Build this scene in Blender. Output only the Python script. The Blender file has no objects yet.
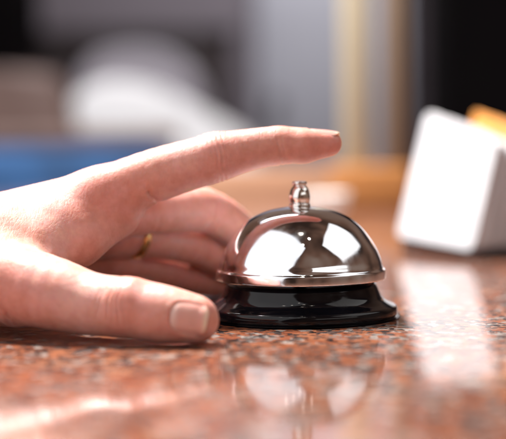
import bpy, bmesh, math, random
import numpy as np
from mathutils import Vector, Matrix
from mathutils.bvhtree import BVHTree

random.seed(4)
rng = np.random.default_rng(7)
R = math.radians
scene = bpy.context.scene
COL = scene.collection
VOX = 0.62            # hand resolution in millimetres

# ------------------------------------------------------------------ camera
CAM = Vector((0.0, -0.66, 0.081))
FPX = 1500.0                                  # focal length in photo pixels (506 px wide)
PITCH = math.atan((219.5 - 134.0) / FPX)
ROLL = R(-0.7)
cam_d = bpy.data.cameras.new('camera')
cam = bpy.data.objects.new('camera', cam_d)
COL.objects.link(cam)
cam_d.sensor_width = 36.0
cam_d.lens = 36.0 * FPX / 506.0
cam_d.clip_start = 0.02
cam_d.clip_end = 60
ROT = Matrix.Rotation(math.pi / 2 - PITCH, 3, 'X') @ Matrix.Rotation(ROLL, 3, 'Z')
cam.location = CAM
cam.rotation_euler = ROT.to_euler()
cam_d.dof.use_dof = True
cam_d.dof.focus_distance = 0.626
cam_d.dof.aperture_fstop = 5.3
cam_d.dof.aperture_blades = 0
scene.camera = cam


def at(px, py, d):
    """a point seen at this photo pixel, d metres along the viewing axis (used only to measure the real place of things)"""
    v = Vector(((px - 253.0) / FPX, -(py - 219.5) / FPX, -1.0)) * d
    return CAM + ROT @ v


# ------------------------------------------------------------------ helpers
def link(name, me, mat=None, parent=None, smooth=True):
    o = bpy.data.objects.new(name, me)
    COL.objects.link(o)
    if mat is not None:
        me.materials.append(mat)
    if smooth:
        me.polygons.foreach_set('use_smooth', [True] * len(me.polygons))
    if parent is not None:
        o.parent = parent
    return o


def bm_obj(name, bm, mat=None, parent=None, smooth=True):
    bmesh.ops.recalc_face_normals(bm, faces=bm.faces[:])
    me = bpy.data.meshes.new(name)
    bm.to_mesh(me)
    bm.free()
    return link(name, me, mat, parent, smooth)


def tag(o, label=None, cat=None, group=None, kind=None):
    if label: o['label'] = label
    if cat: o['category'] = cat
    if group: o['group'] = group
    if kind: o['kind'] = kind
    return o


def empty(name, loc, rz=0.0):
    o = bpy.data.objects.new(name, None)
    COL.objects.link(o)
    o.location = loc
    o.rotation_euler = (0, 0, rz)
    o.empty_display_size = 0.02
    return o


def catmull(pts, n=6):
    """smooth a profile polyline"""
    out = []
    P = [pts[0]] + list(pts) + [pts[-1]]
    for i in range(1, len(P) - 2):
        p0, p1, p2, p3 = [np.array(q, float) for q in P[i - 1:i + 3]]
        for k in range(n):
            t = k / n
            out.append(0.5 * ((2 * p1) + (-p0 + p2) * t + (2 * p0 - 5 * p1 + 4 * p2 - p3) * t * t + (-p0 + 3 * p1 - 3 * p2 + p3) * t ** 3))
    out.append(np.array(pts[-1], float))
    return out


def lathe(bm, prof, seg=128):
    """revolve (r, z) metres about z"""
    rings = []
    for r, z in prof:
        if r < 1e-6:
            rings.append([bm.verts.new((0, 0, z))])
        else:
            rings.append([bm.verts.new((r * math.cos(2 * math.pi * k / seg), r * math.sin(2 * math.pi * k / seg), z)) for k in range(seg)])
    for a, b in zip(rings[:-1], rings[1:]):
        for k in range(seg):
            k2 = (k + 1) % seg
            if len(a) == 1 and len(b) == 1:
                continue
            if len(a) == 1:
                bm.faces.new((a[0], b[k], b[k2]))
            elif len(b) == 1:
                bm.faces.new((a[k], a[k2], b[0]))
            else:
                bm.faces.new((a[k], a[k2], b[k2], b[k]))


def box(bm, lo, hi, bevel=0.0, seg=2, mat=None):
    r = bmesh.ops.create_cube(bm, size=1.0)
    vs = r['verts']
    for v in vs:
        v.co = Vector([lo[i] + (v.co[i] + 0.5) * (hi[i] - lo[i]) for i in range(3)])
    if bevel > 0:
        es = list({e for v in vs for e in v.link_edges})
        g = bmesh.ops.bevel(bm, geom=es, offset=bevel, segments=seg, affect='EDGES', profile=0.5)
        vs = list({v for f in g['faces'] for v in f.verts} | {v for v in vs if v.is_valid})
    if mat is not None:
        for v in vs:
            v.co = mat @ v.co
    return vs


def prism(bm, outline, axis_vec, bevel=0.0, seg=3):
    """closed outline (3-D points) extruded along axis_vec"""
    a = [bm.verts.new(p) for p in outline]
    f = bm.faces.new(a)
    r = bmesh.ops.extrude_face_region(bm, geom=[f])
    nv = [g for g in r['geom'] if isinstance(g, bmesh.types.BMVert)]
    for v in nv:
        v.co += Vector(axis_vec)
    if bevel > 0:
        caps = [e for e in bm.edges if (e.verts[0] in a) == (e.verts[1] in a) and all(v in a or v in nv for v in e.verts)]
        bmesh.ops.bevel(bm, geom=caps, offset=bevel, segments=seg, affect='EDGES', profile=0.5)


# ------------------------------------------------------------------ materials
def new_mat(name):
    m = bpy.data.materials.new(name)
    m.use_nodes = True
    nt = m.node_tree
    b = nt.nodes['Principled BSDF']
    return m, nt, b


def N(nt, t, **kw):
    n = nt.nodes.new(t)
    for k, v in kw.items():
        setattr(n, k, v)
    return n


def noise(nt, vec, scale, detail=4, rough=0.55, dist=0.0):
    n = N(nt, 'ShaderNodeTexNoise')
    n.inputs['Scale'].default_value = scale
    n.inputs['Detail'].default_value = detail
    n.inputs['Roughness'].default_value = rough
    n.inputs['Distortion'].default_value = dist
    nt.links.new(vec, n.inputs['Vector'])
    return n


def ramp(nt, fac, stops, interp='LINEAR'):
    n = N(nt, 'ShaderNodeValToRGB')
    cr = n.color_ramp
    cr.interpolation = interp
    while len(cr.elements) < len(stops):
        cr.elements.new(0.5)
    for e, (p, c) in zip(cr.elements, stops):
        e.position = p
        e.color = (c[0], c[1], c[2], 1) if len(c) == 3 else c
    nt.links.new(fac, n.inputs['Fac'])
    return n


def mixc(nt, fac, a, b, mode='MIX'):
    n = N(nt, 'ShaderNodeMix', data_type='RGBA', blend_type=mode)
    for sock, v in ((n.inputs[0], fac), (n.inputs[6], a), (n.inputs[7], b)):
        if isinstance(v, (int, float)):
            sock.default_value = v
        elif isinstance(v, tuple):
            sock.default_value = (v[0], v[1], v[2], 1)
        else:
            nt.links.new(v, sock)
    return n.outputs[2]


def mth(nt, op, a, b=0.0, c=0.0):
    n = N(nt, 'ShaderNodeMath', operation=op)
    for s, v in zip(n.inputs, (a, b, c)):
        if isinstance(v, (int, float)):
            s.default_value = v
        else:
            nt.links.new(v, s)
    return n.outputs[0]


def bump(nt, b, h, strength, dist, normal=None):
    n = N(nt, 'ShaderNodeBump')
    n.inputs['Strength'].default_value = strength
    n.inputs['Distance'].default_value = dist
    nt.links.new(h, n.inputs['Height'])
    if normal is not None:
        nt.links.new(normal, n.inputs['Normal'])
    if b is not None:
        nt.links.new(n.outputs[0], b.inputs['Normal'])
    return n.outputs[0]


def objco(nt):
    return N(nt, 'ShaderNodeTexCoord').outputs['Object']


def simple(name, col, rough=0.5, var=0.15, scale=40.0, metallic=0.0, bmp=0.0, bscale=200.0, coat=0.0):
    m, nt, b = new_mat(name)
    co = objco(nt)
    n = noise(nt, co, scale)
    c0 = tuple(max(0, x * (1 - var)) for x in col)
    c1 = tuple(min(1, x * (1 + var)) for x in col)
    r = ramp(nt, n.outputs['Fac'], [(0.3, c0), (0.7, c1)])
    nt.links.new(r.outputs[0], b.inputs['Base Color'])
    b.inputs['Roughness'].default_value = rough
    b.inputs['Metallic'].default_value = metallic
    b.inputs['Coat Weight'].default_value = coat
    if bmp:
        bump(nt, b, noise(nt, co, bscale).outputs['Fac'], bmp, 0.001)
    return m


def granite():
    m, nt, b = new_mat('polished_red_granite')
    co = objco(nt)
    wob = noise(nt, co, 260, 3, 0.6)
    vm = N(nt, 'ShaderNodeVectorMath', operation='MULTIPLY_ADD')
    nt.links.new(wob.outputs['Color'], vm.inputs[0])
    vm.inputs[1].default_value = (0.0046, 0.0046, 0.0046)
    nt.links.new(co, vm.inputs[2])
    P = vm.outputs[0]

    def vor(scale, out='Color'):
        v = N(nt, 'ShaderNodeTexVoronoi', feature='F1', distance='EUCLIDEAN')
        v.inputs['Scale'].default_value = scale
        v.inputs['Randomness'].default_value = 1.0
        nt.links.new(P, v.inputs['Vector'])
        s = N(nt, 'ShaderNodeSeparateColor')
        nt.links.new(v.outputs[out], s.inputs[0])
        return s

    a = vor(190)                                       # 6 mm feldspar grains
    orange = ramp(nt, a.outputs[0], [(0.0, (0.215, 0.049, 0.020)), (0.28, (0.28, 0.082, 0.036)), (0.5, (0.15, 0.029, 0.013)),
                                     (0.72, (0.32, 0.122, 0.062)), (1.0, (0.23, 0.056, 0.024))])
    big = vor(92)
    bigc = ramp(nt, big.outputs[0], [(0.0, (0.26, 0.068, 0.030)), (0.4, (0.34, 0.130, 0.068)), (0.7, (0.19, 0.042, 0.018)), (1.0, (0.38, 0.18, 0.105))])
    oc = mixc(nt, mth(nt, 'GREATER_THAN', big.outputs[1], 0.56), orange.outputs[0], bigc.outputs[0])
    fine = noise(nt, P, 900, 3)
    col = mixc(nt, mth(nt, 'MULTIPLY', fine.outputs['Fac'], 0.5), oc, (0.30, 0.122, 0.066))
    # quartz: pale grey grains
    q = vor(240)
    qn = noise(nt, co, 58, 4)
    qm = mth(nt, 'GREATER_THAN', mth(nt, 'ADD', q.outputs[1], mth(nt, 'MULTIPLY', qn.outputs['Fac'], 1.3)), 1.43)
    qc = ramp(nt, q.outputs[0], [(0.0, (0.31, 0.26, 0.23)), (0.5, (0.19, 0.165, 0.155)), (1.0, (0.37, 0.31, 0.275))])
    col = mixc(nt, qm, col, qc.outputs[0])
    # mica / biotite: dark flecks gathered in drifts
    k = vor(390)
    kn = noise(nt, co, 72, 5, 0.65)
    km = mth(nt, 'GREATER_THAN', mth(nt, 'ADD', k.outputs[2], mth(nt, 'MULTIPLY', kn.outputs['Fac'], 1.75)), 1.47)
    kc = ramp(nt, k.outputs[0], [(0.0, (0.012, 0.011, 0.012)), (0.6, (0.045, 0.035, 0.034)), (1.0, (0.13, 0.08, 0.065))])
    col = mixc(nt, km, col, kc.outputs[0])
    nt.links.new(col, b.inputs['Base Color'])
    sm = noise(nt, co, 28, 4, 0.6)
    rr = ramp(nt, sm.outputs['Fac'], [(0.35, (0.045,) * 3), (0.55, (0.075,) * 3), (0.75, (0.16,) * 3)])
    nt.links.new(rr.outputs[0], b.inputs['Roughness'])
    b.inputs['IOR'].default_value = 1.55
    bump(nt, b, noise(nt, co, 300, 3).outputs['Fac'], 0.05, 0.0005)
    return m


def skin():
    m, nt, b = new_mat('skin')
    co = objco(nt)
    at_ = N(nt, 'ShaderNodeAttribute', attribute_name='red')
    n1 = noise(nt, co, 55, 5, 0.6)
    n2 = noise(nt, co, 260, 5, 0.65)
    base = ramp(nt, n1.outputs['Fac'], [(0.28, (0.58, 0.255, 0.21)), (0.45, (0.655, 0.34, 0.27)), (0.58, (0.69, 0.385, 0.34)), (0.72, (0.73, 0.435, 0.355))])
    c = mixc(nt, mth(nt, 'MULTIPLY', at_.outputs['Fac'], 0.58), base.outputs[0], (0.60, 0.165, 0.122))
    mott = ramp(nt, n2.outputs['Fac'], [(0.35, (0.86, 0.80, 0.78)), (0.65, (1, 1, 1))])
    c = mixc(nt, 0.8, c, mott.outputs[0], 'MULTIPLY')
    nt.links.new(c, b.inputs['Base Color'])
    b.inputs['Subsurface Weight'].default_value = 1.0
    b.inputs['Subsurface Radius'].default_value = (1.0, 0.30, 0.16)
    b.inputs['Subsurface Scale'].default_value = 0.0026
    rr = ramp(nt, n2.outputs['Fac'], [(0.3, (0.40,) * 3), (0.7, (0.56,) * 3)])
    nt.links.new(rr.outputs[0], b.inputs['Roughness'])
    b.inputs['Specular IOR Level'].default_value = 0.42
    # skin grain: stretched cells + pores
    mp = N(nt, 'ShaderNodeMapping')
    mp.inputs['Scale'].default_value = (1.0, 0.75, 0.62)
    mp.inputs['Rotation'].default_value = (0, R(25), R(15))
    nt.links.new(co, mp.inputs['Vector'])
    v = N(nt, 'ShaderNodeTexVoronoi', feature='DISTANCE_TO_EDGE')
    v.inputs['Scale'].default_value = 820
    nt.links.new(mp.outputs[0], v.inputs['Vector'])
    vv = ramp(nt, v.outputs['Distance'], [(0.0, (0, 0, 0)), (0.22, (1, 1, 1))])
    nn = noise(nt, co, 160, 4)
    # long fine folds running across the back of the hand and the fingers
    mw = N(nt, 'ShaderNodeMapping')
    mw.inputs['Scale'].default_value = (1.0, 0.28, 0.28)
    mw.inputs['Rotation'].default_value = (0, R(18), R(-12))
    nt.links.new(co, mw.inputs['Vector'])
    fold = noise(nt, mw.outputs[0], 620, 3, 0.55, 0.8)
    fr = ramp(nt, fold.outputs['Fac'], [(0.36, (0, 0, 0)), (0.5, (1, 1, 1))])
    n_a = bump(nt, None, nn.outputs['Fac'], 0.28, 0.0012)
    n_b = bump(nt, None, fr.outputs[0], 0.20, 0.00025, n_a)
    bump(nt, b, vv.outputs[0], 0.15, 0.0002, n_b)
    return m


def nail_mat():
    m, nt, b = new_mat('fingernail')
    co = N(nt, 'ShaderNodeTexCoord').outputs['UV']
    sx = N(nt, 'ShaderNodeSeparateXYZ')
    nt.links.new(co, sx.inputs[0])
    r = ramp(nt, sx.outputs[0], [(0.0, (0.74, 0.45, 0.40)), (0.16, (0.73, 0.41, 0.355)), (0.28, (0.70, 0.33, 0.28)), (0.86, (0.71, 0.34, 0.29)),
                                 (0.95, (0.72, 0.46, 0.36)), (1.0, (0.80, 0.66, 0.54))])
    nt.links.new(r.outputs[0], b.inputs['Base Color'])
    b.inputs['Subsurface Weight'].default_value = 0.6
    b.inputs['Subsurface Radius'].default_value = (1, .35, .2)
    b.inputs['Subsurface Scale'].default_value = 0.002
    b.inputs['Roughness'].default_value = 0.22
    w = N(nt, 'ShaderNodeTexNoise')
    w.inputs['Scale'].default_value = 9
    mp = N(nt, 'ShaderNodeMapping')
    mp.inputs['Scale'].default_value = (0.15, 4, 1)
    nt.links.new(co, mp.inputs['Vector'])
    nt.links.new(mp.outputs[0], w.inputs['Vector'])
    bump(nt, b, w.outputs['Fac'], 0.15, 0.0004)
    return m


def chrome(name='chrome', col=(0.86, 0.85, 0.85), r0=0.04, r1=0.11):
    m, nt, b = new_mat(name)
    co = objco(nt)
    n = noise(nt, co, 70, 5, 0.65, 0.4)
    rr = ramp(nt, n.outputs['Fac'], [(0.4, (r0,) * 3), (0.75, (r1,) * 3)])
    nt.links.new(rr.outputs[0], b.inputs['Roughness'])
    b.inputs['Base Color'].default_value = (*col, 1)
    b.inputs['Metallic'].default_value = 1.0
    bump(nt, b, noise(nt, co, 35, 2).outputs['Fac'], 0.03, 0.002)
    return m


def paper_edges():
    m, nt, b = new_mat('paper_stack_edges')
    co = objco(nt)
    mp = N(nt, 'ShaderNodeMapping')
    mp.inputs['Scale'].default_value = (1, 0.02, 0.02)
    nt.links.new(co, mp.inputs['Vector'])
    n = noise(nt, mp.outputs[0], 130, 4, 0.75)
    r = ramp(nt, n.outputs['Fac'], [(0.32, (0.24, 0.22, 0.23)), (0.5, (0.44, 0.42, 0.43)), (0.7, (0.62, 0.60, 0.60))])
    nt.links.new(r.outputs[0], b.inputs['Base Color'])
    b.inputs['Roughness'].default_value = 0.7
    return m


def wood(name, c0, c1, rough=0.4, axis='X', scale=14):
    m, nt, b = new_mat(name)
    co = objco(nt)
    mp = N(nt, 'ShaderNodeMapping')
    s = {'X': (0.15, 1, 1), 'Y': (1, 0.15, 1), 'Z': (1, 1, 0.15)}[axis]
    mp.inputs['Scale'].default_value = s
    nt.links.new(co, mp.inputs['Vector'])
    n = noise(nt, mp.outputs[0], scale, 6, 0.6, 1.5)
    r = ramp(nt, n.outputs['Fac'], [(0.3, c0), (0.7, c1)])
    nt.links.new(r.outputs[0], b.inputs['Base Color'])
    b.inputs['Roughness'].default_value = rough
    return m


M = dict(
    granite=granite(), skin=skin(), nail=nail_mat(), chrome=chrome('chrome', (0.79, 0.815, 0.86), 0.03, 0.22),
    nickel=chrome('nickel_plating', (0.80, 0.78, 0.75), 0.05, 0.14),
    black=simple('black_enamel', (0.004, 0.004, 0.006), 0.09, 0.3, 60, bmp=0.03, bscale=60),
    gold=simple('gold', (0.86, 0.58, 0.24), 0.16, 0.05, 300, metallic=1.0, bmp=0.04),
    paper=simple('white_paper', (0.44, 0.45, 0.475), 0.6, 0.16, 14),
    edges=paper_edges(),
    orange_card=simple('orange_card', (0.50, 0.20, 0.04), 0.5, 0.08, 30),
    oak=wood('pale_orange_wood', (0.30, 0.115, 0.03), (0.40, 0.175, 0.05), 0.45, 'X', 30),
    beige_post=wood('beige_painted_post', (0.34, 0.30, 0.215), (0.40, 0.35, 0.255), 0.5, 'Z', 30),
    tan_post=wood('tan_wood_post', (0.125, 0.085, 0.055), (0.17, 0.12, 0.08), 0.5, 'Z', 30),
    china=simple('white_porcelain', (0.86, 0.85, 0.83), 0.15, 0.02, 30),
    white_cloth=simple('white_upholstery', (0.76, 0.77, 0.785), 0.85, 0.05, 14, bmp=0.2, bscale=300),
    grey_cloth=simple('mauve_grey_upholstery', (0.43, 0.41, 0.46), 0.85, 0.1, 14, bmp=0.2, bscale=300),
    blue_cloth=simple('blue_upholstery', (0.022, 0.085, 0.22), 0.8, 0.4, 9, bmp=0.2, bscale=300),
    brown_leather=simple('brown_leather', (0.14, 0.085, 0.072), 0.5, 0.2, 12, bmp=0.2, bscale=120),
    dark_wood=wood('dark_stained_wood', (0.022, 0.015, 0.016), (0.045, 0.03, 0.03), 0.45, 'X', 8),
    plum_cloth=simple('dark_plum_cloth', (0.10, 0.078, 0.09), 0.85, 0.25, 6),
    black_panel=simple('black_stained_oak', (0.004, 0.003, 0.0035), 0.85, 0.3, 6),
    wall=simple('mauve_grey_paint', (0.125, 0.105, 0.12), 0.85, 0.10, 1.5),
    door=simple('pale_grey_paint', (0.29, 0.285, 0.32), 0.6, 0.10, 2.0),
    floor=simple('brown_floor', (0.12, 0.085, 0.07), 0.35, 0.2, 3),
    body=wood('counter_body_wood', (0.10, 0.05, 0.03), (0.16, 0.08, 0.05), 0.4, 'Z', 10),
)

_nt = M['black'].node_tree
_b = _nt.nodes['Principled BSDF']
_b.inputs['Specular IOR Level'].default_value = 0.30
_n = noise(_nt, objco(_nt), 85, 6, 0.7, 0.5)
_nt.links.new(ramp(_nt, _n.outputs['Fac'], [(0.42, (0.06,) * 3), (0.6, (0.13,) * 3), (0.72, (0.34,) * 3)]).outputs[0], _b.inputs['Roughness'])
M['black_panel'].node_tree.nodes['Principled BSDF'].inputs['Specular IOR Level'].default_value = 0.08
M['dark_wood'].node_tree.nodes['Principled BSDF'].inputs['Specular IOR Level'].default_value = 0.2

# ------------------------------------------------------------------ setting
FLOOR = -0.78
bm = bmesh.new()
box(bm, (-4.5, -2.5, FLOOR - 0.1), (4.5, 6.4, FLOOR))
tag(bm_obj('floor', bm, M['floor'], smooth=False), kind='structure')
bm = bmesh.new()
box(bm, (-4.5, 6.2, FLOOR), (4.5, 6.4, 2.4))
tag(bm_obj('wall_back', bm, M['wall'], smooth=False), kind='structure')

# granite counter: a slab with a far, narrower leg
out = [(-1.15, -1.05), (0.95, -1.05), (0.95, 2.20), (0.44, 2.45), (0.44, 4.2), (0.06, 4.2), (0.03, 2.6), (-0.24, 1.75), (-0.42, 1.12), (-1.15, 0.98)]
bm = bmesh.new()
prism(bm, [(x, y, -0.03) for x, y in out], (0, 0, 0.03), 0.004, 3)
tag(bm_obj('countertop', bm, M['granite'], smooth=False), kind='structure')
bm = bmesh.new()
cx = sum(p[0] for p in out) / len(out); cy = sum(p[1] for p in out) / len(out)
prism(bm, [(cx + (x - cx) * 0.95, cy + (y - cy) * 0.96, FLOOR) for x, y in out], (0, 0, -FLOOR - 0.031), 0)
tag(bm_obj('counter_base', bm, M['body'], smooth=False), kind='structure')

# ------------------------------------------------------------------ the bell
b0 = at(301, 318.5, 0.664)
bell = empty('desk_bell', (b0.x, b0.y, 0.0), R(20))
tag(bell, 'silver domed reception bell on a stepped black base, under the pointing finger', 'bell')
mm = 0.001
bm = bmesh.new()
prof = [(0, 0.4), (40.6, 0.4), (41.6, 0.5), (42.3, 1.1), (42.6, 2.2), (42.5, 4.0), (41.8, 5.2), (40.2, 6.0), (38.4, 6.9), (36.5, 8.3), (35.2, 10.0),
        (34.3, 12.0), (33.5, 14.2), (32.5, 15.5), (31.0, 16.0), (29.6, 15.6), (28.5, 14.2), (24.0, 13.4), (8.0, 13.1), (0, 13.1)]
lathe(bm, [(r * mm, z * mm) for r, z in catmull(prof, 4)])
bm_obj('base', bm, M['black'], bell)
bm = bmesh.new()
outer = [(37.1, 16.9), (37.4, 17.15), (37.5, 17.8), (37.35, 20.6), (37.1, 21.2), (36.5, 21.8), (36.05, 23.0), (35.4, 25.6), (33.6, 30.0), (30.6, 35.0),
         (26.6, 39.9), (21.4, 44.0), (15.0, 46.9), (8.0, 48.4), (3.0, 48.8)]
inner = [(3.0, 48.0), (8.0, 47.6), (15.0, 46.1), (21.0, 43.3), (26.0, 39.3), (29.9, 34.6), (32.6, 29.8), (34.1, 25.3), (34.8, 22.8), (36.2, 20.4), (36.8, 18.4), (36.7, 17.2)]
prof = catmull(outer, 5) + catmull(inner, 3)
lathe(bm, [(r * mm, z * mm) for r, z in prof] + [(prof[0][0] * mm, prof[0][1] * mm)], 160)
bm_obj('dome', bm, M['chrome'], bell)
bm = bmesh.new()
lathe(bm, [(r * mm, z * mm) for r, z in [(2.9, 12.8), (2.9, 20), (4.2, 20.2), (4.2, 23), (2.9, 23.2), (2.9, 47)]], 32)
bm_obj('stem', bm, M['nickel'], bell)
bm = bmesh.new()
prof = [(0, 48.3), (4.5, 48.4), (4.75, 48.7), (4.75, 49.6), (4.6, 50.0), (4.25, 50.2), (4.35, 50.5), (4.5, 51.4), (4.65, 52.6), (4.55, 54.2), (4.15, 55.9), (3.5, 57.2),
        (3.0, 57.7), (2.9, 58.2), (3.2, 58.5), (3.25, 59.5), (3.0, 59.9), (1.5, 60.1), (0, 60.1)]
lathe(bm, [(r * mm, z * mm) for r, z in catmull(prof, 3)], 48)
bm_obj('button', bm, M['nickel'], bell)

# ------------------------------------------------------------------ the hand (one continuous skin grown from a distance field, mm)
def A(px, py, d):
    return np.array(at(px, py, d)) * 1000.0


TH = dict(cmc=A(-70, 262, .632), mcp=A(40, 290, .603), mid=A(88, 303, .594), ip=A(130, 308.5, .587), d1=A(165, 314.5, .582), tip=A(194.5, 319.5, .579))
IX = dict(mcp=A(98, 199, .655), p1=A(157, 175, .655), pip=A(217, 157.5, .655), m1=A(248, 150, .656), dip=A(279, 145.5, .657), d1=A(307, 145, .657), tip=A(329, 143.5, .657))
MI = dict(mcp=A(108, 212, .677), pip=A(205, 211, .704), dip=A(243, 235, .724), tip=A(262, 268, .735))
RI = dict(mcp=A(108, 230, .698), pip=A(196, 246, .722), dip=A(236, 268, .742), tip=A(262, 282, .752))
PI_ = dict(mcp=A(112, 258, .716), pip=A(186, 275, .736), dip=A(216, 283, .748), tip=A(238, 287, .757))
WR = A(-128, 267, .674)

x_f = np.arange(-128.0, 45.0, VOX)
x_c = [x_f[0]]
st = VOX
while x_c[-1] > -345:
    st = min(st * 1.06, 3.0)
    x_c.append(x_c[-1] - st)
xs = np.concatenate([np.array(x_c[1:][::-1]), x_f]).astype(np.float32)
ys = np.arange(-112.0, 125.0, VOX).astype(np.float32)
zs = np.arange(-2.5, 92.0, VOX).astype(np.float32)
SH = (len(xs), len(ys), len(zs))
BIG = np.float32(60.0)


class Field:
    def __init__(self):
        self.D = np.full(SH, BIG, np.float32)

    def sub(self, lo, hi):
        i = [max(0, int(np.searchsorted(g, lo[k]) - 1)) for k, g in enumerate((xs, ys, zs))]
        j = [min(len(g), int(np.searchsorted(g, hi[k]) + 1)) for k, g in enumerate((xs, ys, zs))]
        sl = tuple(slice(a, max(a + 1, b)) for a, b in zip(i, j))
        return sl, xs[sl[0]][:, None, None], ys[sl[1]][None, :, None], zs[sl[2]][None, None, :]

    def smin(self, sl, v, k):
        a = self.D[sl]
        h = np.clip(0.5 + 0.5 * (a - v) / k, 0, 1)
        self.D[sl] = a * (1 - h) + v * h - k * h * (1 - h)

    def cone(self, a, b, ra, rb, k=4.0, flat=None, fs=1.0):
        """tapered capsule; flat = direction in which the section is squeezed by fs (<1)"""
        pad = max(ra, rb) * 1.3 + k + 4
        sl, X, Y, Z = self.sub(np.minimum(a, b) - pad, np.maximum(a, b) + pad)
        ab = b - a
        L2 = float(ab @ ab)
        t = np.clip(((X - a[0]) * ab[0] + (Y - a[1]) * ab[1] + (Z - a[2]) * ab[2]) / L2, 0, 1)
        dx, dy, dz = X - (a[0] + t * ab[0]), Y - (a[1] + t * ab[1]), Z - (a[2] + t * ab[2])
        q = dx * dx + dy * dy + dz * dz
        r = ra + (rb - ra) * t
        if flat is not None:
            n = np.array(flat, float); n /= np.linalg.norm(n)
            e = dx * n[0] + dy * n[1] + dz * n[2]
            q = q + e * e * (1 / fs ** 2 - 1)
            v = (np.sqrt(q) - r) * (0.5 + 0.5 * fs)
        else:
            v = np.sqrt(q) - r
        self.smin(sl, v.astype(np.float32), k)

    def chain(self, pts, rad, k=0.5, n=5):
        Q = catmull([tuple(p) + (r,) for p, r in zip(pts, rad)], n)
        for q0, q1 in zip(Q[:-1], Q[1:]):
            self.cone(q0[:3], q1[:3], q0[3], q1[3], k)

    def ball(self, c, r, k=4.0):
        self.cone(c, c + np.array([0.01, 0, 0]), r, r, k)


dors = np.array([0, 0.5, 0.86])
fing = Field()
# index
fing.chain([IX[n] for n in ('mcp', 'p1', 'pip', 'm1', 'dip', 'd1', 'tip')], [12.8, 11.6, 10.4, 9.0, 8.2, 7.1, 5.7])
fing.ball(IX['pip'] + np.array([-1, 0.4, 0.5]), 10.5, 3)
fing.ball(IX['dip'] + np.array([0, 0.2, -0.1]), 8.1, 2)
fing.ball(IX['d1'] + np.array([-2, -0.2, -0.9]), 6.7, 3)
# middle, ring, little: bent at the middle joint, tips behind the bell
f2 = Field()
f2.ball(MI['pip'] + np.array([-1, 0, 0.8]), 10.4, 3)
f2.chain([MI['mcp'], 0.5 * (MI['mcp'] + MI['pip']), MI['pip'], MI['dip'], MI['tip']], [12, 10.4, 10.6, 9.1, 7.6])
fing.D = np.minimum(fing.D, f2.D); del f2
f2 = Field()
f2.ball(RI['pip'] + np.array([-1, 0, 0.8]), 9.6, 3)
f2.chain([RI['mcp'], 0.5 * (RI['mcp'] + RI['pip']), RI['pip'], RI['dip'], RI['tip']], [11.2, 9.4, 9.7, 8.5, 7.2])
h = np.clip(0.5 + 0.5 * (fing.D - f2.D) / 1.2, 0, 1); fing.D = fing.D * (1 - h) + f2.D * h - 1.2 * h * (1 - h); del f2
f2 = Field()
f2.chain([PI_['mcp'], 0.5 * (PI_['mcp'] + PI_['pip']), PI_['pip'], PI_['dip'], PI_['tip']], [10.2, 8.1, 8.8, 7.4, 6.4])
h = np.clip(0.5 + 0.5 * (fing.D - f2.D) / 1.2, 0, 1); fing.D = fing.D * (1 - h) + f2.D * h - 1.2 * h * (1 - h); del f2, h

body = Field()
carp = [A(-62, 241, .655), A(-66, 246, .669), A(-66, 256, .683), A(-62, 268, .695)]
for f, c, ra, rb in ((IX, carp[0], 12.8, 14.5), (MI, carp[1], 12.4, 15), (RI, carp[2], 11.4, 15), (PI_, carp[3], 10.4, 13)):
    body.cone(f['mcp'], c, ra, rb, 7)
body.cone(A(-66, 246, .675), WR, 21, 21, 9)
off = np.array([0, 9.0, -4.0])
for s in (-1, 1):
    body.cone(WR + s * off, WR + s * off * 1.3 + np.array([-205, 8, 12.0]), 19.5, 27, 10)
# heel of the hand, thumb side and little-finger side
body.cone(A(-60, 286, .632), A(18, 293, .614), 17, 13, 9)
body.cone(A(-60, 290, .70), A(50, 280, .712), 13, 11, 8)
# first web: muscle between index and thumb bones
body.cone(A(-70, 244, .638), A(36, 246, .632), 17.5, 11.5, 10)
body.cone(A(-25, 236, .636), A(70, 226, .645), 14, 11.5, 10)
body.cone(A(-20, 256, .622), A(44, 266, .625), 13, 6.0, 10)
body.cone(A(40, 262, .632), A(78, 244, .643), 6.0, 8, 9)
body.cone(A(78, 244, .643), A(118, 216, .654), 8.0, 9.5, 9)

k = 6.5
h = np.clip(0.5 + 0.5 * (body.D - fing.D) / k, 0, 1)
body.D = body.D * (1 - h) + fing.D * h - k * h * (1 - h)
del fing, h
th = Field()
th.chain([TH[n] for n in ('cmc', 'mcp', 'mid', 'ip', 'd1', 'tip')], [17.5, 15.0, 12.4, 11.8, 11.2, 9.5])
th.ball(TH['ip'] + np.array([-1.5, -1.6, 1.6]), 10.9, 3)
k = 7.0
h = np.clip(0.5 + 0.5 * (body.D - th.D) / k, 0, 1)
body.D = body.D * (1 - h) + th.D * h - k * h * (1 - h)
del th, h
# pressed flat where it rests on the counter
fl = (0.25 - zs)[None, None, :]
k = 1.6
h = np.clip(0.5 - 0.5 * (body.D - fl) / k, 0, 1)
D = body.D * (1 - h) + fl * h + k * h * (1 - h)
del body, h


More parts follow.
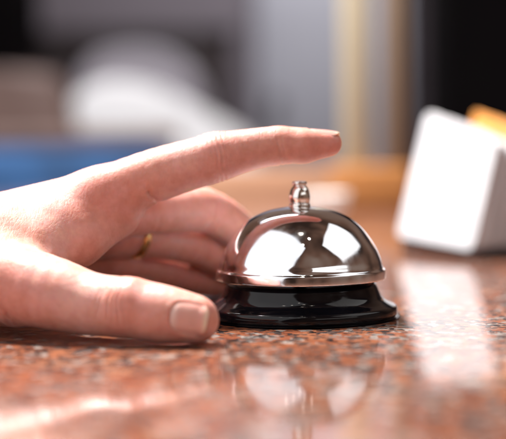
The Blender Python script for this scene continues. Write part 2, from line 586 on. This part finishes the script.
def surface_nets(D):
    s = D < 0
    nx, ny, nz = D.shape
    c = np.zeros((nx - 1, ny - 1, nz - 1), np.uint8)
    corners = [(i, j, k) for i in (0, 1) for j in (0, 1) for k in (0, 1)]
    for i, j, k in corners:
        c += s[i:nx - 1 + i, j:ny - 1 + j, k:nz - 1 + k]
    act = np.argwhere((c > 0) & (c < 8))
    idx = -np.ones(c.shape, np.int32)
    idx[act[:, 0], act[:, 1], act[:, 2]] = np.arange(len(act))
    acc = np.zeros((len(act), 3)); cnt = np.zeros(len(act))
    vals = {o: D[act[:, 0] + o[0], act[:, 1] + o[1], act[:, 2] + o[2]].astype(float) for o in corners}
    for a in corners:
        for ax in range(3):
            if a[ax] == 1:
                continue
            b = list(a); b[ax] = 1; b = tuple(b)
            va, vb = vals[a], vals[b]
            m = (va < 0) != (vb < 0)
            t = np.where(m, va / np.where(m, va - vb, 1), 0)
            p = np.repeat(np.array([a], float), len(act), 0)
            p[:, ax] = t
            acc[m] += p[m]; cnt[m] += 1
    loc = acc / cnt[:, None]
    V = np.empty((len(act), 3))
    for ax, g in enumerate((xs, ys, zs)):
        i = act[:, ax]
        V[:, ax] = g[i] + loc[:, ax] * (g[i + 1] - g[i])
    F = []
    for ax in range(3):
        u, v = [(1, 2), (2, 0), (0, 1)][ax]
        lo = [slice(1, -1)] * 3; lo[ax] = slice(0, -1)
        hi = [slice(1, -1)] * 3; hi[ax] = slice(1, None)
        s0, s1 = s[tuple(lo)], s[tuple(hi)]
        e = np.argwhere(s0 != s1)
        if not len(e):
            continue
        flip = s0[e[:, 0], e[:, 1], e[:, 2]]
        base = e.copy()
        for q in range(3):
            if q != ax:
                base[:, q] += 1
        du = np.zeros(3, int); du[u] = 1
        dv = np.zeros(3, int); dv[v] = 1
        q = [idx[tuple((base - w).T)] for w in (du + dv, dv, du * 0, du)]
        quad = np.stack(q, 1)
        quad[~flip] = quad[~flip][:, ::-1]
        F.append(quad)
    return V, np.concatenate(F)


V, F = surface_nets(D)
del D
ok = (F >= 0).all(1)
F = F[ok]
# light smoothing of the net
E = np.concatenate([F[:, [0, 1]], F[:, [1, 2]], F[:, [2, 3]], F[:, [3, 0]]])


def smooth(V, n):
    for _ in range(n):
        S = np.zeros_like(V); C = np.zeros(len(V))
        for a in range(3):
            S[:, a] = np.bincount(E[:, 0], V[E[:, 1], a], len(V)) + np.bincount(E[:, 1], V[E[:, 0], a], len(V))
        C = np.bincount(E[:, 0], minlength=len(V)) + np.bincount(E[:, 1], minlength=len(V))
        V = V + 0.55 * (S / np.maximum(C, 1)[:, None] - V)
    return V


V = smooth(V, 5)


def normals(V):
    n = np.cross(V[F[:, 2]] - V[F[:, 0]], V[F[:, 3]] - V[F[:, 1]])
    out = np.zeros_like(V)
    for c in range(4):
        for a in range(3):
            out[:, a] += np.bincount(F[:, c], n[:, a], len(V))
    return out / np.maximum(np.linalg.norm(out, axis=1), 1e-9)[:, None]


NO = normals(V)
disp = np.zeros(len(V))


def crease(c, axis, depth, w, reach, side=None, bend=0.0, lo=-0.2):
    """a fold line across a finger: plane through c, normal to axis, kept to one side of the finger"""
    global disp
    axis = np.array(axis, float); axis /= np.linalg.norm(axis)
    p = V - c
    s = p @ axis
    rad = p - s[:, None] * axis
    rr = np.linalg.norm(rad, axis=1)
    m = np.exp(-(s + bend * np.sin(rr * 0.9 + rad[:, 2] * 0.5)) ** 2 / (w * w)) * (rr < reach)
    if side is not None:
        sd = np.array(side, float); sd /= np.linalg.norm(sd)
        f = (rad @ sd) / np.maximum(rr, 1e-6)
        m *= np.clip((f - lo) / 0.4, 0, 1)
    disp -= depth * m


ax_t = TH['tip'] - TH['mcp']
for o, dp, w in ((-7.0, .25, .8), (-5.0, .55, .7), (-3.0, .35, .6), (-0.8, .5, .7), (1.6, .4, .6), (3.8, .45, .7), (6.2, .2, .8)):
    crease(TH['ip'] + ax_t / np.linalg.norm(ax_t) * (o - 3), ax_t + np.array([0, 0, 12 * o / 5]), dp, w, 15, (0.0, -0.8, 0.6), 0.35, 0.35)
ax_i = IX['dip'] - IX['pip']
un = ax_i / np.linalg.norm(ax_i)
for o, dp, w in ((-2.6, .2, .7), (-0.6, .4, .7), (1.4, .5, .65), (3.6, .22, .7)):
    crease(IX['pip'] + un * o, ax_i, dp, w, 14, (0, -0.7, -0.7), 0.25, 0.0)
for o, dp, w in ((-0.9, .5, .65), (1.0, .3, .6)):
    crease(IX['dip'] + un * o, ax_i, dp, w, 12, (0, -0.6, -0.8), 0.2, 0.0)
for o, dp, w in ((-7, .2, .7), (-4.8, .35, .6), (-2.6, .3, .6), (-.6, .4, .6), (1.6, .3, .6), (3.6, .3, .6), (6, .15, .7)):
    crease(IX['pip'] + un * o, ax_i, dp, w, 14, (0, 0.3, 0.95), 0.3, 0.2)
for f in (MI, RI, PI_):
    a = f['dip'] - f['pip']
    for o in (-1.5, 1.2):
        crease(f['pip'] + a / np.linalg.norm(a) * o, 0.5 * (a + f['pip'] - f['mcp']), .5, .8, 13, (0, -0.6, -0.8), 0.2, -0.1)
    crease(f['mcp'] + (f['pip'] - f['mcp']) * 0.42, f['pip'] - f['mcp'], .2, 1.0, 13, (0, -0.4, -0.9), 0.3, 0.2)
# fold at the root of the index finger
crease(A(160, 205, .65), (1, 0, 0.9), .9, 1.0, 9, None, 0.2)
crease(A(150, 196, .648), (1, 0, 0.5), .35, .8, 8, (0, -1, 0), 0.3)

for q, dp in ((A(6, 318, .606), .5), (A(16, 322, .604), .35), (A(-6, 312, .61), .45), (A(-18, 306, .614), .4)):
    crease(q, (1, 0.1, 0.75), dp, 0.8, 17, (0, -0.9, -0.3), 0.35, 0.0)
# nails: beds sunk in the skin
NAILS = []


def nail_frame(c, axis, nrm, L, W):
    axis = np.array(axis, float); axis /= np.linalg.norm(axis)
    nrm = np.array(nrm, float); nrm -= axis * (nrm @ axis); nrm /= np.linalg.norm(nrm)
    side = np.cross(nrm, axis)
    return c, axis, nrm, side, L, W


def nail_bed(fr, r, depth):
    global disp
    c, axis, nrm, side, L, W = fr
    p = V - c
    u = (p @ axis) / (L / 2); v = (p @ side) / (W / 2); w = p @ nrm
    q = (np.abs(u) ** 3.2 + np.abs(v) ** 3.2) ** (1 / 3.2)
    m = np.clip((1.04 - q) / 0.10, 0, 1) * (w > 0)
    lip = np.exp(-((q - 1.13) / 0.10) ** 2) * (w > 0) * np.clip(1.2 - u * 1.2, 0, 1)
    disp += -depth * m + 0.12 * lip
    NAILS.append((fr, depth))


nail_bed(nail_frame(TH['tip'] + np.array([0.4, 0, -0.4]), TH['tip'] - TH['ip'], (0.10, -0.96, 0.16), 13.8, 12.4), 9, 0.32)
nail_bed(nail_frame(IX['tip'] + np.array([-2.3, 0, 0]), IX['tip'] - IX['d1'] + np.array([0, 0, -0.4]), (0.1, 0.28, 0.95), 13.5, 10.5), 6, 0.5)

V = V + NO * disp[:, None]
V[:, 2] = np.maximum(V[:, 2], 0.2)
# natural redness over knuckles, finger ends and folds, plus painted shade
red = np.zeros(len(V))
for c, r, a in ((TH['ip'] + np.array([4, -4, 4]), 13, 1.0), (TH['mcp'] + np.array([-6, -6, 2]), 17, .85), (TH['tip'], 13, .35), (IX['mcp'] + np.array([0, -8, 4]), 22, .75), (IX['pip'], 15, .55), (IX['dip'], 12, .4),
                (IX['tip'], 16, .75), (MI['pip'], 17, .7), (MI['mcp'], 30, .9), (MI['tip'], 18, .8), (RI['pip'], 18, .9), (RI['mcp'], 30, 1.0), (RI['tip'], 25, 1.0), (PI_['pip'], 24, 1.0), (PI_['mcp'], 30, 1.0), (PI_['tip'], 30, 1.0)):  # back fingers boosted: shade of the hollow put into their colour
    red = np.maximum(red, a * np.exp(-((V - c) ** 2).sum(1) / (r * r)))

me = bpy.data.meshes.new('hand')
me.from_pydata((V * 0.001).tolist(), [], F.tolist())
me.update()
at_r = me.attributes.new('red', 'FLOAT', 'POINT')
at_r.data.foreach_set('value', red.astype(np.float32))
hand = link('hand', me, M['skin'])
tag(hand, 'bare left hand resting on the granite, gold ring on, index finger stretched over the bell', 'hand')

# nails as shaped plates that follow the finger
tree = BVHTree.FromPolygons([Vector(v) for v in V], F.tolist())
for (c, axis, nrm, side, L, W), depth in NAILS:
    n_u, n_v = 22, 18
    grid = {}
    bm = bmesh.new()
    uvl = bm.loops.layers.uv.new('UVMap')
    uvs = {}
    for i in range(n_u + 1):
        for j in range(n_v + 1):
            a, b_ = -1 + 2 * i / n_u, -1 + 2 * j / n_v
            # square -> rounded outline
            q = (abs(a) ** 3.4 + abs(b_) ** 3.4) ** (1 / 3.4)
            mxx = max(abs(a), abs(b_))
            s = mxx / q if q > 1e-6 else 1.0
            u, v = a * s, b_ * s
            if u > 0:
                u *= 1.06
            ue = min(u, 0.5)
            p = c + axis * ue * L / 2 + side * v * W / 2
            hit, hn, _, _ = tree.ray_cast(Vector(p + nrm * 30), Vector(-nrm))
            if hit is None:
                hit = Vector(p)
            if u > ue:                          # the free end leaves the skin almost straight
                e_ = (u - ue) * L / 2
                hit = hit + Vector(axis) * e_ - Vector(nrm) * (0.10 * e_ + 0.035 * e_ * e_)
            lift = depth + 0.12 - 0.75 * max(0.0, mxx - 0.8) / 0.2 * (1.0 if a < 0.75 else 0.15)
            vv = bm.verts.new((hit + Vector(nrm) * lift) * 0.001)
            grid[i, j] = vv
            uvs[vv] = ((u + 1) / 2, (v + 1) / 2)
    for i in range(n_u):
        for j in range(n_v):
            f = bm.faces.new((grid[i, j], grid[i + 1, j], grid[i + 1, j + 1], grid[i, j + 1]))
            for l in f.loops:
                l[uvl].uv = uvs[l.vert]
    for _ in range(2):
        bmesh.ops.smooth_vert(bm, verts=[x for x in bm.verts if not x.is_boundary], factor=0.5, use_axis_x=True, use_axis_y=True, use_axis_z=True)
    o = bm_obj('fingernail', bm, M['nail'], hand)
    sm = o.modifiers.new('thickness', 'SOLIDIFY')
    sm.thickness = 0.0004
    sm.offset = -1

# ring on the ring finger
ra = RI['pip'] - RI['mcp']
ra = ra / np.linalg.norm(ra)
bm = bmesh.new()
Rr = 10.0
lathe(bm, [((Rr + x) * mm, z * mm) for x, z in [(0, -1.8), (0.5, -1.85), (1.0, -1.4), (1.2, 0), (1.0, 1.4), (0.5, 1.85), (0, 1.8), (-0.4, 0), (0, -1.8)]], 72)
ring = bm_obj('ring', bm, M['gold'], hand)
rc = RI['mcp'] + ra * ((A(135, 243, .708) - RI['mcp']) @ ra)
ring.matrix_world = Matrix.Translation(Vector(rc * 0.001)) @ Vector((0, 0, 1)).rotation_difference(Vector(ra)).to_matrix().to_4x4()

# ------------------------------------------------------------------ napkin stack leaning in its rest (right)
p0 = at(469, 263, 0.942); p1 = at(393, 252, 1.03)
p0.z = p1.z = 0.0
edge = (p1 - p0)
yaw = math.atan2(edge.y, edge.x) - math.pi / 2     # local y runs away from the camera along the foot
Lk = edge.length
Tn = 0.034
lean = R(15.5)
hold = empty('paper_rest', p0, yaw)
tag(hold, 'dark rest with an orange back board holding up the white paper stack', 'holder')
stack = empty('paper_stack', p0, yaw)
tag(stack, 'thick leaning stack of white paper on the granite, right of the bell', 'paper stack')
LM = Matrix(((1, 0, math.tan(lean), 0), (0, 1, 0, 0), (0, 0, 1, 0), (0, 0, 0, 1)))     # sheets lean, their lower edges stay level
rs = random.Random(3)
bm = bmesh.new()
# sheets gathered in bundles with slightly different heights and lengths: one mesh
x = 0.0
while x < Tn - 0.001:
    w = rs.uniform(0.002, 0.0045) if x > 0.003 else 0.0045
    w = min(w, Tn - x)
    dy, dz = rs.uniform(0, .003), rs.uniform(-.002, .0008) - 0.30 * x
    loop = [(-dy, 0.0055), (Lk, 0.0095), (Lk + rs.uniform(-.002, .002), 0.0955 + dz), (-dy, 0.0750 + dz)]
    # rounded corners
    pts = []
    for i in range(4):
        p_, c_, n_ = [np.array(loop[(i + o) % 4]) for o in (-1, 0, 1)]
        u1 = (p_ - c_) / np.linalg.norm(p_ - c_); u2 = (n_ - c_) / np.linalg.norm(n_ - c_)
        for t in np.linspace(0, 1, 6):
            rr_ = 0.007
            q_ = c_ + (1 - t) ** 2 * u1 * rr_ + t ** 2 * u2 * rr_
            pts.append(Vector((x + 0.0001, q_[0], q_[1])))
    b2 = bmesh.new()
    prism(b2, pts, (w - 0.0002, 0, 0), 0.0005, 2)
    m2 = bpy.data.meshes.new('tmp'); b2.to_mesh(m2); b2.free(); bm.from_mesh(m2); bpy.data.meshes.remove(m2)
    x += w
bmesh.ops.transform(bm, matrix=LM, verts=bm.verts[:])
pk = bm_obj('sheets', bm, M['edges'], stack, smooth=False)
pk.data.materials.append(M['paper'])
for f in pk.data.polygons:
    nl = LM.to_3x3().transposed() @ f.normal
    if abs(nl.x) > 0.8:
        f.material_index = 1
bm = bmesh.new()
prism(bm, [LM @ Vector((Tn + 0.0006, y, z)) for y, z in ((-0.004, 0.0056), (Lk * 0.92, 0.0096), (Lk * 0.92, 0.0945), (-0.004, 0.0770))],
      LM.to_3x3() @ Vector((0.005, 0, 0)), 0.001, 2)
bm_obj('back_board', bm, M['orange_card'], hold)
bm = bmesh.new()
prism(bm, [Vector((0.005, y, z)) for y, z in ((-0.003, 0.0004), (Lk - 0.003, 0.0004), (Lk - 0.003, 0.0091), (-0.003, 0.0053))], (Tn + 0.035, 0, 0), 0.0006, 2)
bm_obj('foot', bm, M['dark_wood'], hold)

# ------------------------------------------------------------------ stand with two posts, dish (soft, behind)
d = 1.60
q = at(368, 212, d); 
st_ = empty('post_stand', (q.x, q.y, 0))
tag(st_, 'orange wooden block with two upright posts, behind the bell on the counter', 'stand')
sx = d / FPX
bm = bmesh.new()
box(bm, (-38 * sx, -0.03, 0.0005), (41 * sx, 0.03, 0.046), 0.004, 3)
bm_obj('base', bm, M['oak'], st_)
bm = bmesh.new()
box(bm, (-26 * sx, -0.012, 0.0462), (3 * sx, 0.012, 0.36), 0.003, 2)
bm_obj('post', bm, M['beige_post'], st_)
bm = bmesh.new()
box(bm, (17 * sx, -0.012, 0.0462), (38 * sx, 0.012, 0.36), 0.003, 2)
bm_obj('post', bm, M['tan_post'], st_)

d = 1.95
q = at(270, 190, d)
tr = empty('wooden_tray', (q.x, q.y, 0))
tag(tr, 'shallow tan wooden tray on the counter, far behind the bell button and below the finger', 'tray')
sx = d / FPX
tm = wood('tan_tray_wood', (0.36, 0.19, 0.11), (0.47, 0.265, 0.165), 0.5, 'X', 30)
bm = bmesh.new()
box(bm, (-70 * sx, 0.002, 0.0006), (62 * sx, 0.20, 0.006), 0.001, 2)
bm_obj('bottom', bm, tm, tr)
for lo, hi in (((-72 * sx, -0.006, 0.0004), (64 * sx, 0.0015, 0.034)), ((-72 * sx, 0.2005, 0.0004), (64 * sx, 0.208, 0.034)),
               ((-72 * sx, 0.0016, 0.0004), (-70.3 * sx, 0.2004, 0.034)), ((62.3 * sx, 0.0016, 0.0004), (64 * sx, 0.2004, 0.034))):
    bm = bmesh.new()
    box(bm, lo, hi, 0.001, 2)
    bm_obj('side', bm, tm, tr)

q = at(326, 222, 1.3)
dish = empty('small_dish', (q.x, q.y, 0))
tag(dish, 'small white porcelain dish on the counter just behind the bell', 'dish')
bm = bmesh.new()
lathe(bm, [(r * mm, z * mm) for r, z in catmull([(0, .5), (11, .5), (12, 1.5), (13, 6), (18, 17), (21, 27), (21.3, 28.2), (20.6, 28.2), (17, 17), (12, 8), (0, 6.5)], 4)], 64)
bm_obj('bowl', bm, M['china'], dish)

# ------------------------------------------------------------------ lobby furniture (far and soft)
def outline(pts, d):
    return [at(x, y, d) for x, y in pts]


def armchair(label, cx, d, sil, mat, back=0.14, deep=0.52):
    q = at(cx, 130, d)
    ch = empty('armchair', (q.x, q.y, FLOOR))
    tag(ch, label, 'armchair')
    ch_m = Matrix.Translation(-Vector((q.x, q.y, FLOOR)))
    pts = [ch_m @ at(x, y, d) for x, y in catmull(sil, 4)]
    pts = [Vector((p.x, 0, p.z)) for p in pts]
    bm = bmesh.new()
    prism(bm, pts, (0, back, 0), 0.035, 4)
    bm_obj('backrest', bm, mat, ch)
    x0, x1 = pts[0].x, pts[-1].x
    zb = pts[0].z
    bm = bmesh.new()
    box(bm, (x0, -deep, zb - 0.02), (x1, 0.005, zb + 0.13), 0.04, 4)
    bm_obj('seat', bm, mat, ch)
    for lx in (x0 + 0.04, x1 - 0.04):
        for ly in (0.04 - deep, back - 0.04):
            bm = bmesh.new()
            bmesh.ops.create_cone(bm, segments=12, cap_ends=True, radius1=0.014, radius2=0.024, depth=zb - 0.02,
                                  matrix=Matrix.Translation((lx, ly, (zb - 0.02) / 2)))
            bm_obj('leg', bm, M['dark_wood'], ch)


armchair('low white upholstered armchair with a sloping back, in front of the grey armchair', 150, 3.5,
         [(60, 330), (60, 150), (66, 112), (80, 90), (108, 80), (142, 82), (170, 92), (200, 108), (228, 123), (252, 142), (266, 190), (268, 330)], M['white_cloth'])
armchair('pale mauve grey armchair with a taller rounded back, behind the white armchair', 140, 4.5,
         [(74, 270), (74, 110), (80, 72), (96, 54), (130, 47), (160, 49), (186, 62), (204, 88), (212, 130), (214, 270)], M['grey_cloth'], deep=0.45)

# brown leather chair beside it (left), with a wooden rail
d = 3.3
q = at(20, 130, d)
bc = empty('leather_chair', (q.x, q.y, FLOOR))
tag(bc, 'brown leather chair at the left end, partly behind the blue sofa', 'chair')
mx = Matrix.Translation(-Vector((q.x, q.y, FLOOR)))
sil = catmull([(-70, 250), (-66, 110), (-50, 76), (0, 70), (48, 72), (66, 90), (72, 130), (74, 250)], 4)
bm = bmesh.new()
pts = [mx @ at(x, y, d) for x, y in sil]
prism(bm, [Vector((p.x, 0, p.z)) for p in pts], (0, 0.10, 0), 0.02, 3)
bm_obj('backrest', bm, M['brown_leather'], bc)
x0, x1, zb = pts[0].x, pts[-1].x, pts[0].z
bm = bmesh.new()
box(bm, (x0, -0.42, zb - 0.03), (x1, 0.002, zb + 0.08), 0.02, 3)
bm_obj('seat', bm, M['brown_leather'], bc)
for lx in (x0 + 0.03, x1 - 0.03):
    for ly in (-0.39, 0.07):
        bm = bmesh.new()
        box(bm, (lx - 0.018, ly - 0.018, 0), (lx + 0.018, ly + 0.018, zb - 0.03), 0.004, 2)
        bm_obj('leg', bm, M['dark_wood'], bc)

# blue sofa, nearest
d = 2.75
q = at(40, 140, d)
so = empty('sofa', (q.x, q.y, FLOOR))
tag(so, 'bright blue sofa with a brown top rail, behind the wrist at left', 'sofa')
mx = Matrix.Translation(-Vector((q.x, q.y, FLOOR)))
tp = [mx @ at(x, 149, d) for x in (-160, 172)]
x0, x1, zt = tp[0].x, tp[1].x, tp[0].z
bm = bmesh.new()
box(bm, (x0, 0, 0.20), (x1, 0.13, zt), 0.03, 4)
bm_obj('backrest', bm, M['blue_cloth'], so)
bm = bmesh.new()
box(bm, (x0, -0.5, 0.14), (x1, 0.002, 0.42), 0.03, 4)
bm_obj('seat', bm, M['blue_cloth'], so)
bm = bmesh.new()
box(bm, (x0 - 0.01, 0.02, zt + 0.0005), (x1 + 0.01, 0.11, zt + 0.03), 0.006, 3)
bm_obj('top_rail', bm, M['brown_leather'], so)
for lx in (x0 + 0.05, x1 - 0.05):
    for ly in (-0.45, 0.08):
        bm = bmesh.new()
        box(bm, (lx - 0.02, ly - 0.02, 0), (lx + 0.02, ly + 0.02, 0.139 if ly < 0 else 0.199), 0.004, 2)
        bm_obj('leg', bm, M['dark_wood'], so)

# dark sideboard along the wall
d = 5.6
q = at(120, 130, d)
sb = empty('sideboard', (q.x, q.y, FLOOR))
tag(sb, 'long dark wooden sideboard against the back wall', 'sideboard')
sx = d / FPX
zt = at(120, 38, d).z - FLOOR
bm = bmesh.new()
box(bm, (-210 * sx, 0, 0.08), (112 * sx, 0.4, zt), 0.008, 2)
bm_obj('carcass', bm, M['dark_wood'], sb)
bm = bmesh.new()
box(bm, (-214 * sx, -0.02, zt + 0.001), (116 * sx, 0.41, zt + 0.028), 0.006, 2)
bm_obj('top', bm, M['dark_wood'], sb)
for i in range(4):
    a, b_ = -206 + i * 79, -206 + (i + 1) * 79 - 4
    bm = bmesh.new()
    box(bm, (a * sx, -0.018, 0.12), (b_ * sx, -0.001, zt - 0.03), 0.004, 2)
    dr = bm_obj('door', bm, M['dark_wood'], sb)
    bm = bmesh.new()
    box(bm, ((b_ - 8) * sx, -0.04, zt * 0.6), ((b_ - 5) * sx, -0.0185, zt * 0.6 + 0.12), 0.003, 2)
    bm_obj('handle', bm, M['nickel'], dr)

# pale door in the back wall, black cabinet to the right, black curtain at far left
d = 6.82
sx = d / FPX
q = at(315, 134, d)
dw = empty('door', (q.x, 6.19, FLOOR))
tag(dw, 'pale grey door in the back wall behind the posts', 'door')
bm = bmesh.new()
box(bm, (-50 * sx, -0.045, 0.005), (84 * sx, -0.002, 2.25), 0.004, 2)
bm_obj('leaf', bm, M['door'], dw)
bm = bmesh.new()
for a, b_ in ((-58, -50.5), (84.5, 90)):
    box(bm, (a * sx, -0.06, 0), (b_ * sx, -0.001, 2.31), 0.004, 2)
box(bm, (-50.3 * sx, -0.06, 2.255), (84.3 * sx, -0.001, 2.31), 0.004, 2)
bm_obj('frame', bm, M['door'], dw)
bm = bmesh.new()
lathe(bm, [(0.012, 0), (0.012, .03), (.026, .035), (.03, .05), (.024, .065), (0, .07)], 32)
hk = bm_obj('knob', bm, M['dark_wood'], dw)
hk.location = (-40 * sx, -0.046, 1.0)
hk.rotation_euler = (R(90), 0, 0)

d = 4.3
sx = d / FPX
q = at(444, 134, d)
cb = empty('cabinet', (q.x, q.y, FLOOR))
tag(cb, 'tall black cabinet filling the background at right', 'cabinet')
bm = bmesh.new()
box(bm, (0, 0, 0.05), (0.9, 0.5, 2.1), 0.006, 2)
bm_obj('carcass', bm, M['black_panel'], cb)
for i in range(2):
    bm = bmesh.new()
    box(bm, (0.01 + i * 0.445, -0.02, 0.09), (0.44 + i * 0.445, -0.001, 2.07), 0.004, 2)
    dr = bm_obj('door', bm, M['black_panel'], cb)
    bm = bmesh.new()
    hx = 0.42 if i == 0 else 0.475
    box(bm, (hx - 0.008, -0.045, 1.0), (hx + 0.008, -0.0205, 1.2), 0.004, 2)
    bm_obj('handle', bm, M['black_panel'], dr)

def curtain(label, px0, px1, d, mat):
    q = at(px0, 134, d)
    cu = empty('curtain', (q.x, q.y, FLOOR))
    tag(cu, label, 'curtain')
    w = (px1 - px0) * d / FPX
    n = max(24, int(w / 0.006))
    bm = bmesh.new()
    prev = None
    for i in range(n + 1):
        x = w * i / n
        y = 0.03 * math.sin(x * 46) + 0.008 * math.sin(x * 117)
        col = (bm.verts.new((x, y, 0.01)), bm.verts.new((x, y, 2.3)))
        if prev:
            bm.faces.new((prev[0], col[0], col[1], prev[1]))
        prev = col
    o = bm_obj('cloth', bm, mat, cu)
    s_ = o.modifiers.new('thickness', 'SOLIDIFY')
    s_.thickness = 0.004


curtain('black curtain hanging at the far left edge', -70, 42, 4.6, M['black_panel'])
curtain('dark plum curtain hanging between the posts and the black cabinet', 408, 462, 5.0, M['plum_cloth'])

# ------------------------------------------------------------------ light
def area(name, loc, target, sx, sy, watt, col=(1, 1, 1), spread=180):
    l = bpy.data.lights.new(name, 'AREA')
    l.shape = 'RECTANGLE'
    l.size, l.size_y = sx, sy
    l.energy = watt
    l.color = col
    l.spread = R(spread)
    o = bpy.data.objects.new(name, l)
    COL.objects.link(o)
    o.location = loc
    o.rotation_euler = (Vector(target) - Vector(loc)).to_track_quat('-Z', 'Y').to_euler()
    return o


# key: high, behind and to the left
area('key_lamp', (-0.55, 0.60, 1.48), (-0.02, 0.0, 0.03), 0.26, 0.26, 114, (1.0, 0.97, 0.94))


def window(name, az, el, dist, sx, sy, watt, col):
    """lamp seen from the bell at this bearing (0 = towards the camera, + = right) and height angle"""
    a_, e_ = R(az), R(el)
    t = Vector((b0.x, b0.y, 0.03))
    area(name, t + dist * Vector((math.sin(a_) * math.cos(e_), -math.cos(a_) * math.cos(e_), math.sin(e_))), t, sx, sy, watt, col)


# tall windows to the left front and high on the right, both mirrored in the dome
window('window_light', -54, 37, 1.30, 1.80, 1.95, 12.8, (0.97, 0.98, 1.0))
window('side_window_light', 92, 47, 1.30, 1.15, 0.78, 3.4, (1.0, 0.98, 0.96))
window('low_window_light', 42, 20, 1.60, 1.5, 0.26, 1.7, (1.0, 0.98, 0.96))
# added fills for the far background, which the key does not reach
area('lobby_fill', (-0.5, 1.75, 1.9), (-0.35, 3.6, -0.1), 1.0, 0.6, 42, (0.98, 0.97, 1.0))  # unseen fill, brightens the chairs and sofa
area('door_fill', (0.35, 4.9, 2.3), (0.25, 6.2, 0.4), 1.5, 0.4, 75, (0.95, 0.97, 1.0))  # unseen fill, added to grade brightness across door and wall
# ceiling spotlights: small bright points mirrored in the enamel and the granite
for i, (x, y) in enumerate(((-0.5, -0.55), (0.05, -0.35), (0.10, -0.9), (-0.28, -0.75), (0.32, -0.6), (-0.1, -1.3))):
    l = bpy.data.lights.new('ceiling_spot', 'POINT')
    l.energy = 1.1
    l.shadow_soft_size = 0.022
    l.color = (1.0, 0.9, 0.78)
    o = bpy.data.objects.new('ceiling_spot', l)
    COL.objects.link(o)
    o.location = (x, y, 1.7)

w = bpy.data.worlds.new('World')
scene.world = w
w.use_nodes = True
nt = w.node_tree
bg = nt.nodes['Background']
tc = N(nt, 'ShaderNodeTexCoord')
nz = noise(nt, tc.outputs['Generated'], 1.6, 2)
rw = ramp(nt, nz.outputs['Fac'], [(0.35, (0.05, 0.028, 0.02)), (0.52, (0.20, 0.105, 0.07)), (0.7, (0.32, 0.22, 0.17))])
nt.links.new(rw.outputs[0], bg.inputs['Color'])
bg.inputs['Strength'].default_value = 0.66

# ------------------------------------------------------------------ render settings
scene.render.engine = 'CYCLES'
c = scene.cycles
c.use_denoising = True
c.max_bounces = 8
c.sample_clamp_indirect = 6.0
c.caustics_reflective = True
scene.view_settings.view_transform = 'Standard'
scene.view_settings.look = 'None'
scene.view_settings.exposure = 0.14
scene.view_settings.gamma = 1.0
